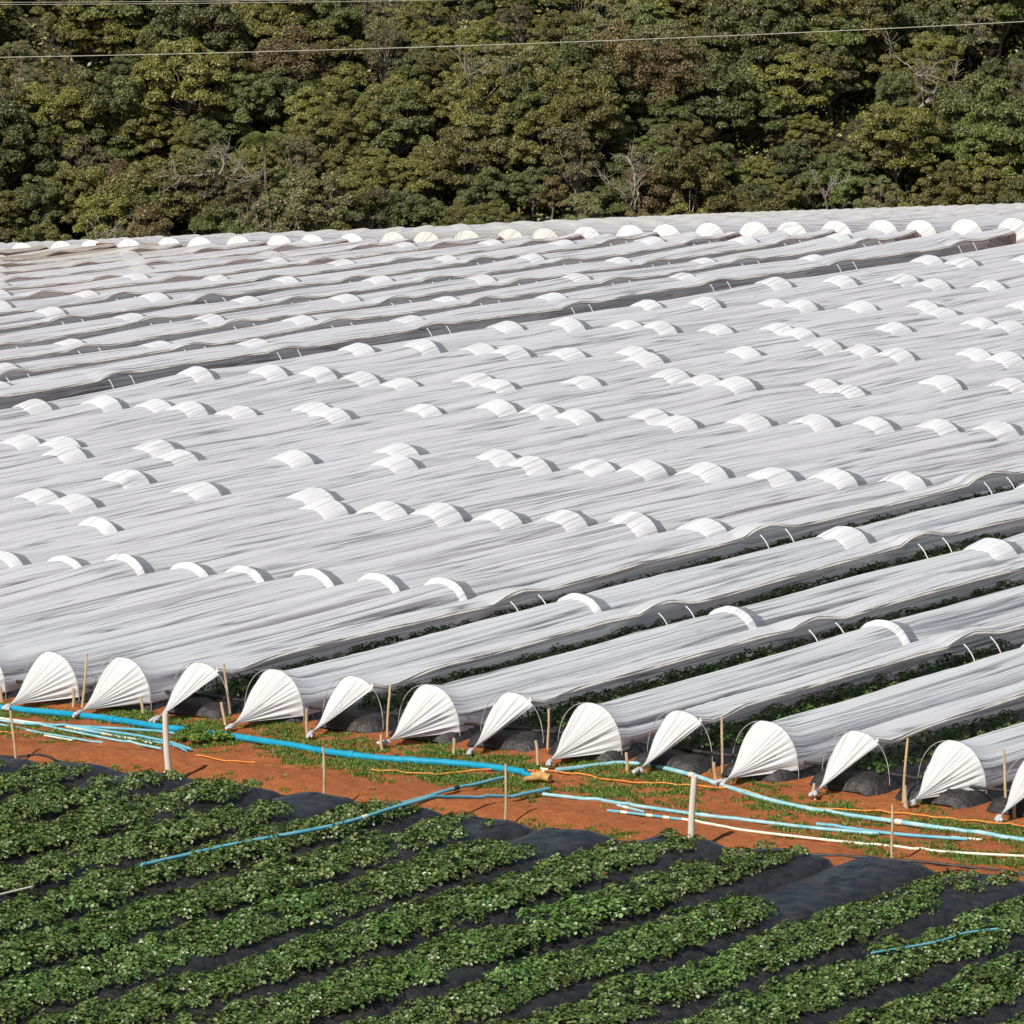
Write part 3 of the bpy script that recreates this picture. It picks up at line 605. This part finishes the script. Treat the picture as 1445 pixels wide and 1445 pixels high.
pipe('c4','irrigation_pipe',.028,'blue2','turquoise pipe with an open brown end near the right edge',group=pg)
pipe('c5','irrigation_pipe',.018,'pale','short white pipe end beside the turquoise pipe near the right edge',group=pg)
pipe('c6','irrigation_pipe',.022,'pale','long cream pipe nearest the foreground beds on the right',group=pg,joints=1)
pipe('or1','orange_hose',.011,'orange','long thin orange hose winding past the valve to the right edge',cat='hose',lift=.02,n=6)
pipe('or2','orange_hose',.010,'orange','bit of orange hose at the left edge',cat='hose',lift=.01,n=6)
pipe('or3','orange_hose',.010,'orange','short orange hose lying in the soil right of the thick left post',cat='hose',lift=.01,n=6)
pipe('drip','drip_line',.020,'black','black drip main running along the ends of the foreground beds',cat='hose')
PATHS['back']=[(-4,71.2),(-2.2,71.15),(-.5,71.3),(.9,71.1),(2.3,71.35),(3.7,71.2),(5,71.45),(6.4,71.3),(7.8,71.6),(9.2,71.55),(10.6,71.9),(13,72)]
pipe('back','drip_line',.024,'black','black supply hose lying over the bed ends at the tunnel mouths',cat='hose',lift=.19)
pipe('white_l','irrigation_pipe',.016,'pale','white pipe tip among the strawberries at the lower left edge',group=pg,lift=.28)
pipe('blue_r','irrigation_pipe',.018,'blue2','thin blue pipe among the strawberries at the lower right',group=pg,lift=.33)
# valve
vx=XY(5.423,69.18); vb=np.array([vx[0],vx[1],float(T(*vx))])
vo=link('water_valve',None,label='ochre valve where the thick blue pipe meets the thinner ones',cat='valve',loc=vb)
ux=np.array([U[0],U[1],0]);vv=np.array([V[0],V[1],0]); up=np.array([0,0,1.])
link('valve_body',MB().tube([-.16*ux+up*.09,-.02*ux+up*.10,.14*ux+up*.08],[.05,.065,.055],12).mesh('valve_body'),M['ochre'],vo)
link('valve_outlet',MB().tube([up*.08,up*.07-.22*vv-.14*ux],[.045,.035],10).mesh('valve_outlet'),M['ochre'],vo)
link('valve_stem',MB().tube([up*.12,up*.19+vv*.05],[.022,.022],8).mesh('valve_stem'),M['pale'],vo)
link('valve_handle',MB().tube([up*.19-ux*.06+vv*.05,up*.19+ux*.07+vv*.05],[.016,.016],8).mesh('valve_handle'),M['pale'],vo)
link('blue_stub',MB().tube([up*.07-.38*ux+.1*vv,up*.07-.12*ux],[.04,.04],10).mesh('blue_stub'),M['blue'],vo)
# ---------------------------------------------------------------- posts, stakes, pegs
ST={'post':[(2.081,66.8,0.93),(8.263,67.06,0.96)],'stake':[(-1.393,70.64,0.81),(0.378,71.07,0.75),(2.643,70.72,0.76),(4.473,71.12,0.58),(6.654,71.02,0.82),(8.794,70.99,0.87),(9.763,71.46,0.81),(0.039,66.85,0.73),(4.304,66.35,0.83),(6.187,66.9,0.79),(10.051,68.05,0.75)],'peg':[(-2.525,70.66,0.21),(-1.517,70.64,0.27),(-0.445,70.46,0.27),(0.652,70.48,0.3),(1.953,70.11,0.42),(3.027,69.93,0.21),(3.87,70.05,0.25),(4.819,70.24,0.32),(5.791,70.46,0.26),(6.748,70.67,0.24),(8.011,70.49,0.19),(9.007,70.64,0.32),(9.991,71.15,0.29)]}

def pole(name,i,s,h,r,m,label,cat,group,lean=(0,0),knots=True,hollow=False):
    x,y=XY(i,s); b=np.array([x,y,float(T(x,y))-.05]); t=np.linspace(0,1,9)
    top=np.array([lean[0]*h,lean[1]*h,h+.05]); P=t[:,None]*top[None]; P[:,0]+=.006*np.sin(t*5+i); rr=r*(1-.12*t)
    o=link(name,None,label=label,cat=cat,group=group,loc=b) if hollow else None
    mb=MB().tube(P,rr,12,cap=not hollow)
    if hollow:
        n=12; ph=np.arange(n)*2*PI/n; ri=np.stack([np.cos(ph),np.sin(ph),0*ph],-1); T0=P[-1]
        ring=np.stack([T0+ri*rr[-1],T0+ri*rr[-1]*.72,T0+ri*rr[-1]*.72-[0,0,.25]]); mb.add(ring,grid_faces(3,n,0,True))
        link('post_shaft',mb.mesh(name),M[m],o)
        link('base_wedge',MB().tube([np.array([-.05,-.09,0]),np.array([-.055,-.08,.12]),np.array([-.05,-.05,.20])],[.03,.024,.006],6).mesh('base_wedge'),M['wood'],o)
        return o
    if knots:
        for q in np.arange(.18,.95,.27): mb.tube([top*q-[0,0,.006],top*q+[0,0,.006]],[r*1.12,r*1.12],10)
    return link(name,mb.mesh(name),M[m],label=label,cat=cat,group=group,loc=b)
for k,(i,s,h) in enumerate(ST['post']):
    pole('thick_post',i,s,h,.047,'post',['thick pale pipe post on the left, in front of the bright blue pipe','thick pale pipe post on the right half of the track'][k],'post','thick pipe posts on the track',(-.055,.0) if k==0 else (.05,0),hollow=True)
for k,(i,s,h) in enumerate(ST['stake']):
    lab=(f"upright bamboo stake at the tunnel mouths, {ORD[k]} from the left" if k<7 else f"thin bamboo stake beside the black drip main, {ORD[k-7]} from the left")
    lean=[(.09,0),(-.12,0),(.06,0),(.02,0),(0,0),(.06,0),(-.07,0),(-.09,0),(-.02,0),(.02,0),(-.01,0)][k]
    pole('bamboo_stake',i,s,h,.019,'wood',lab,'stake','bamboo stakes along the track',lean)
for k,(i,s,h) in enumerate(ST['peg']):
    pole('anchor_peg',i,s,h,.024,'wood',f"short wooden peg tying a tunnel end, {ORD[k]} from the left",'peg','wooden pegs tying the tunnel ends',(R.uniform(-.2,.05),R.uniform(-.1,.1)),knots=False)
for k,i in enumerate((0,2,4,6,8,10)):
    pole('prop_stick',i-.1,FRONT[i]+.7,.62,.017,'bark',f"dark leaning stick propping the {ORD[k]} half-open tunnel mouth",'stick','sticks propping the half-open tunnels',(-.22,0),knots=False)
# red sheet
rb=P3(-45.2,FAN-.8); m_=MB(); 
def boxv(a,b):
    a=np.array(a,float);b=np.array(b,float); v=np.array([[x,y,z] for x in (a[0],b[0]) for y in (a[1],b[1]) for z in (a[2],b[2])]); f=np.array([[0,1,3,2],[4,6,7,5],[0,4,5,1],[2,3,7,6],[0,2,6,4],[1,5,7,3]]); return v,f
rr=link('red_crate',None,label='rusty red crate between two domed tunnel ends at the far left',cat='crate',loc=rb+[0,0,.3])
m_.add(*boxv((-.28,-.2,0),(.28,.2,.34))); link('crate_body',m_.mesh('crate_body',False),M['red'],rr)
sl=MB()
for z in (.03,.13,.23): sl.add(*boxv((-.30,-.225,z),(.30,-.203,z+.07)))
link('crate_slats',sl.mesh('crate_slats',False),M['red'],rr)
# ---------------------------------------------------------------- power lines
def wire(x0,y0px,x1,y1px,dist,label,rad=.007):
    # a real cable hung 'dist' metres away between points far outside the view
    t=np.linspace(-1.5,2.5,90); px=x0+(x1-x0)*t; py=y0px+(y1px-y0px)*t
    k=(722.5-py)/FPX; Y=dist+0*t; Z=Y*(k*cP-sP)/(cP+k*sP); X=(px-722.5)/FPX*(Y*cP-Z*sP); Z=Z+CAM_H+ .0022*(X**2)*.3
    P=np.stack([X,Y,Z],-1); b=P[0].copy()
    link('power_line',MB().tube(P-b,rad,6).mesh('power_line'),M['wire'],label=label,cat='cable',group='power lines across the hillside',loc=b)
wire(0,87.5,1445,37,170,'single power line crossing the whole hillside',.011)
wire(0,13,480,3,172,'lowest of the three power lines in the upper left corner')
wire(0,10,480,0,173,'middle of the three power lines in the upper left corner')
wire(0,4,300,-2,174,'highest of the three power lines in the upper left corner')
# ---------------------------------------------------------------- trees
def crown_np(rx,rz,ncl,nl,leaf,seed,clr=.8,flat=.3,fill=.25):
    r=np.random.RandomState(seed); cen=[]
    lob=r.normal(size=(5,3)); lob/=np.linalg.norm(lob,axis=1)[:,None]
    ncl=int(ncl*1.8); clr*=.62
    while len(cen)<ncl:
        d=r.normal(size=3); d/=np.linalg.norm(d)
        if d[2]<-.45: continue
        q=(r.uniform(fill,1)**.5)*(1+.22*np.max(lob@d)-.1)
        cen.append(d*q*np.array([rx,rx,rz]))
    cen=np.array(cen); V_=[];per=nl//ncl
    for c in cen:
        rc=clr*r.uniform(.45,1.5); n=int(1.6*per*(rc/clr)**1.5); d=r.normal(size=(n,3)); d/=np.linalg.norm(d,axis=1)[:,None]; d[:,2]=np.abs(d[:,2])*1.05-.38
        p=c+d*rc*(r.uniform(.5,1,n)[:,None]**.6)*[1,1,.85]
        nr=d*.8+r.normal(0,.55,(n,3))+[0,0,.35]; nr/=np.linalg.norm(nr,axis=1)[:,None]
        t=np.cross(nr,r.normal(size=(n,3))); t/=np.linalg.norm(t,axis=1)[:,None]; b=np.cross(nr,t)
        L=leaf*.76*r.uniform(.5,1.35,n)[:,None]; W=L*r.uniform(.35,.55,n)[:,None]
        V_.append(np.stack([p-t*L,p-b*W+nr*L*.12,p+t*L,p+b*W+nr*L*.12],1))
    v=np.concatenate(V_).reshape(-1,3); return v,np.arange(len(v)).reshape(-1,4),cen
def limbs(cen,base_r,trunk_h,seed,every=1,wob=.25):
    r=np.random.RandomState(seed); mb=MB(); z0=cen[:,2].min()
    top=np.array([r.normal(0,.25),r.normal(0,.25),trunk_h])
    t=np.linspace(0,1,7)[:,None]; P=t*top+np.array([wob*.5,0,0])*np.sin(t*4+seed); mb.tube(P,base_r*(1-.45*t[:,0]),7)
    for c in cen[::every*2]:
        a=P[r.randint(3,7)]; t=np.linspace(0,1,6)[:,None]; q=a+(c-a)*t+np.array([0,0,-.5])*np.sin(t*PI)*r.uniform(-.3,1)+r.normal(0,wob*.35,3)*np.sin(t*PI)
        mb.tube(q,base_r*.42*(1-.8*t[:,0])*r.uniform(.6,1.1),5,cap=False)
    return mb
PT=[]
def proto(kind,rx,rz,ncl,nl,leaf,seed,hcrown,clr=.8,bark='bark',every=1,fill=.25):
    v,f,cen=crown_np(rx,rz,ncl,nl,leaf,seed,clr,fill=fill); off=np.array([0,0,hcrown]); 
    cm=mesh_np('crown',v+off,f,None,False); cm.materials.append(TREE_M[kind])
    tm=limbs(cen+off,.14,hcrown*.75,seed,every).mesh('trunk'); tm.materials.append(M[bark])
    return (kind,cm,tm)
SPEC={'olive green':[proto('olive green',2.7,2.5,54,19000,.12,31,3.0),proto('olive green',2.3,2.8,48,17000,.11,32,3.3,bark='straw',every=2),proto('olive green',3.1,2.3,60,21000,.125,33,2.8)],
'dark green':[proto('dark green',2.5,2.7,50,19000,.115,41,3.1),proto('dark green',2.9,2.5,56,20000,.125,42,3.0)],
'bright green':[proto('bright green',2.2,2.4,40,16000,.12,51,3.0),proto('bright green',1.8,2.8,36,14000,.13,52,3.1)],
'yellow green':[proto('yellow green',1.5,1.9,26,8000,.14,61,2.0,.6)],
'reddish brown':[proto('reddish brown',2.3,2.2,46,13000,.10,71,2.8,bark='straw',every=2),proto('reddish brown',1.9,1.9,38,10000,.095,72,2.4,.7,bark='straw',every=2)],
'grey green':[proto('grey green',2.5,2.6,50,12000,.105,81,3.1,.75,'straw'),proto('grey green',2.1,2.8,44,10500,.105,82,3.3,.7,'straw')]}
def place_tree(kind,x,y,sc_,k=None,dz=0.,extra=None):
    pr=SPEC[kind]; kd,cm,tm=pr[R.randint(len(pr)) if k is None else k]
    z=float(T(x,y))-.3+dz; px,py=px_of(x,y,z+2); 
    hor='left edge' if px<240 else 'left third' if px<480 else 'centre left' if px<722 else 'centre right' if px<965 else 'right third' if px<1205 else 'right edge'
    lev='at the foot of the hill' if y<379 else 'low on the hill' if y<386 else 'halfway up the hill' if y<394 else 'high on the hill'
    lb=extra or f"{kind} {'small' if sc_<.55 else 'bushy' if sc_<.78 else 'broad'} tree {lev}, {hor}"
    root=link('broadleaf_tree',None,label=lb,cat='tree',group=f"{kind} trees {lev}, {hor}"if not extra else None,loc=(x,y,z))
    root.rotation_euler=(0,0,R.uniform(0,6.28)); root.scale=(sc_*R.uniform(.9,1.12),sc_*R.uniform(.9,1.12),sc_*R.uniform(.85,1.2))
    c=link('crown',cm,None,root); t=link('trunk',tm,None,root); return root
kinds=['olive green']*12+['dark green']*6+['bright green']*2+['reddish brown']*2+['grey green']*5
cnt=0
for row,y0 in enumerate(np.r_[np.arange(372.5,400,2.35),403]):
    hw=33 if y0<404 else 34
    for x in np.arange(-hw+(row%2)*1.4,hw,2.85):
        xx=x+R.uniform(-1.2,1.2); yy=y0+R.uniform(-1.2,1.2)
        if row>3 and R.rand()<.03: continue
        k=kinds[R.randint(len(kinds))]; big=math.sin(xx*.21+1.7*math.sin(yy*.3))+.6*math.sin(yy*.5-xx*.33); s=(R.uniform(.82,1.15) if big>.55 else R.uniform(.6,.85) if big>-.5 else R.uniform(.4,.62))*(.85 if row==0 else 1)
        place_tree(k,xx,yy,s,dz=R.uniform(-.6,.5)-(.6 if row==0 else 0)); cnt+=1
r=np.random.RandomState(91); vs_=[]     # the wood goes on beyond both edges of the photo, one mass of leaf clumps
for k in range(900):
    cx=r.uniform(34,78)*(1 if k%2 else -1); cy=r.uniform(372,410); c=np.array([cx,cy,float(T(cx,cy))+r.uniform(.8,4.2)]); n=170; d=r.normal(size=(n,3)); d/=np.linalg.norm(d,axis=1)[:,None]
    p=c+d*r.uniform(.7,1.5)*(r.uniform(.5,1,n)[:,None]**.6)*[1,1,.8]; nr=d*.8+r.normal(0,.5,(n,3))+[0,0,.3]; nr/=np.linalg.norm(nr,axis=1)[:,None]
    t=np.cross(nr,r.normal(size=(n,3))); t/=np.linalg.norm(t,axis=1)[:,None]; b=np.cross(nr,t); L=.16*r.uniform(.6,1.3,n)[:,None]
    vs_.append(np.stack([p-t*L,p-b*L*.5,p+t*L,p+b*L*.5],1).reshape(-1,3))
v=np.concatenate(vs_); link('distant_wood',mesh_np('distant_wood',v,np.arange(len(v)).reshape(-1,4),None,False),TREE_M['olive green'],label='mass of the wood going on beyond both edges of the photo',cat='wood',kind='stuff')
def hill_at(px,y): return (px-722.5)/FPX*(y*cP+ (CAM_H+20)*sP)
place_tree('yellow green',hill_at(200,371.5),371.5,.9,0,extra='vine-covered yellow green bush at the foot of the hill, above the far left tunnel ends')
place_tree('yellow green',hill_at(290,372),372,.85,0,extra='yellow green bush right of the first one, above the red crate')
place_tree('yellow green',hill_at(345,371.5),371.5,.75,0,extra='smallest yellow green bush left of centre, beside a dark hollow')
place_tree('yellow green',hill_at(672,373),373,.8,0,extra='yellow green slender bush at the foot of the hill near the middle')
for px_,y_ in ((30,370.5),(80,371),(455,371.5),(520,371),(900,371.5)):
    place_tree('reddish brown',hill_at(px_,y_),y_,.6,1)
uv_=[];uf_=[];r=np.random.RandomState(77); n=90000
ux_=r.uniform(-48,48,n); uy_=r.uniform(370,416,n); hh=(.5+.5*np.sin(ux_*1.1+np.sin(uy_*.9)*2)*np.sin(uy_*1.3+ux_*.4)); uz_=T(ux_,uy_)+r.uniform(0,1,n)*(.3+1.5*hh)
nr=r.normal(0,.6,(n,3))+[0,-.2,.8]; nr/=np.linalg.norm(nr,axis=1)[:,None]; t=np.cross(nr,r.normal(size=(n,3))); t/=np.linalg.norm(t,axis=1)[:,None]; b=np.cross(nr,t)
L=r.uniform(.09,.22,n)[:,None]; p=np.stack([ux_,uy_,uz_],-1); v=np.stack([p-t*L,p-b*L*.5,p+t*L,p+b*L*.5],1).reshape(-1,3)
link('undergrowth',mesh_np('undergrowth',v,np.arange(len(v)).reshape(-1,4),None,False),TREE_M['olive green'],label='dense low undergrowth covering the hillside between the trees',cat='undergrowth',kind='stuff')
# low shrubs hiding the foot of the wood
for k in range(60):
    px_=-80+k*27+R.uniform(-10,10); y_=369+R.uniform(-.8,1.2); kd=['olive green','grey green','reddish brown','dark green'][R.randint(4)]
    zone='left' if px_<480 else 'middle' if px_<965 else 'right'
    v=place_tree(kd,hill_at(px_,y_),y_,R.uniform(.30,.5),extra=f"low {kd} shrub at the foot of the wood, {zone} third of the photo"); v['category']='shrub'; v['group']=f"low {kd} shrubs at the foot of the wood, {zone}"; v.name='low_shrub'
# bare trees
def bare_tree(x,y,h,spread,seed,label,dz=0):
    r=np.random.RandomState(seed); mb=MB(); tw=mb; 
    def grow(p,d,L,rad,lev,m):
        n=5; P=[p]; q=p.copy(); dd=d.copy()
        for k in range(n):
            dd=dd+r.normal(0,.16,3); dd/=np.linalg.norm(dd); q=q+dd*L/n; P.append(q.copy())
        m.tube(np.array(P),np.linspace(rad,rad*.55,n+1),5,cap=False)
        if lev>0:
            for b in range(r.randint(3,5)):
                j=r.randint(2,n+1); nd=dd+r.normal(0,.62,3)*[spread,spread,.7]+[0,0,.12]; nd/=np.linalg.norm(nd)
                grow(P[j],nd,L*r.uniform(.55,.8),rad*.55,lev-1,mb if lev>2 else tw)
    grow(np.zeros(3),np.array([r.normal(0,.15),r.normal(0,.1),1.]),h*.42,.15,4,mb)
    root=link('bare_tree',None,label=label,cat='tree',loc=(x,y,float(T(x,y))+dz))
    link('bare_branches',mb.mesh('bare_branches'),M['straw'],root)
bare_tree(hill_at(1275,388),388,8.5,1.3,5,'large leafless grey tree with tangled branches high on the right',1.)
bare_tree(hill_at(125,373.5),373.5,8.2,.8,8,'pale bare tree with a white trunk at the left of the wood',.5)
bare_tree(hill_at(300,380),379,8,1.1,11,'leafless purplish tree behind the yellow green bushes',1.)
bare_tree(hill_at(650,384),382,8.5,.9,14,'pale bare tree above the dark hollow in the middle',1.5)
bare_tree(hill_at(1140,377),376,7.5,.9,17,'pale bare leaning tree low in the right third',1.)
bare_tree(hill_at(905,373),373,6.5,1.,19,'small bare tree at the foot of the wood right of centre',.4)
# palm
x,y=hill_at(373,377.),377.; z=float(T(x,y))
pr=link('palm_tree',None,label='single small palm with drooping fronds low on the left of the wood',cat='palm',loc=(x,y,z))
Hh=6.2; link('trunk',MB().tube([[0,0,0],[.1,0,Hh*.4],[.05,0,Hh*.8],[0,0,Hh]],[.11,.09,.08,.07],8).mesh('trunk'),M['bark'],pr)
fr=[];ff=[];c=0;r=np.random.RandomState(4)
for k in range(20):
    a=r.uniform(0,2*PI); el=r.uniform(.0,1.25); L=r.uniform(1.3,1.9)
    for t in np.linspace(.1,1,22):
        q=np.array([math.cos(a)*L*t*math.cos(el*(1-t*.4)),math.sin(a)*L*t*math.cos(el*(1-t*.4)),Hh+L*math.sin(el)*t-1.5*t*t])
        for sg in (-1,1):
            d=np.array([-math.sin(a)*sg,math.cos(a)*sg,-.9])*.42*(1.1-t*.6)+np.array([math.cos(a),math.sin(a),0])*.15; w_=np.array([math.cos(a),math.sin(a),0])*.028
            fr+=[q-w_,q+w_,q+d]; ff.append([c,c+1,c+2]); c+=3
link('fronds',mesh_np('fronds',np.array(fr),np.array(ff),None,False),TREE_M['bright green'],pr)
from collections import defaultdict
gp=defaultdict(list)
for o in C.objects:
    if o.parent is None and 'label' in o.keys() and 'category' in o.keys() and ('tree' in o['category'] or o['category']=='shrub'): gp[o['label']].append(o)
for lb,os_ in gp.items():
    if len(os_)>1:
        if os_[0]['category']=='shrub': lb=lb.replace('at the foot of the wood','at the wood edge').replace(' of the photo','')
        os_.sort(key=lambda o:o.location.x/o.location.y)
        for k,o in enumerate(os_):
            o['label']=lb+f", {ORD[k]} such"
pl=defaultdict(list)
for o in C.objects:
    if o.get('category')=='strawberry plant': pl[o['group']].append(o)
for g,os_ in pl.items():
    os_.sort(key=lambda o:o.location.y)
    for k,o in enumerate(os_): o['label']=f"leafy {g.replace('strawberry plants on','strawberry plant on')} foreground, {ORD[k]} from its near end"
print('objects',len(bpy.data.objects),'trees',cnt)
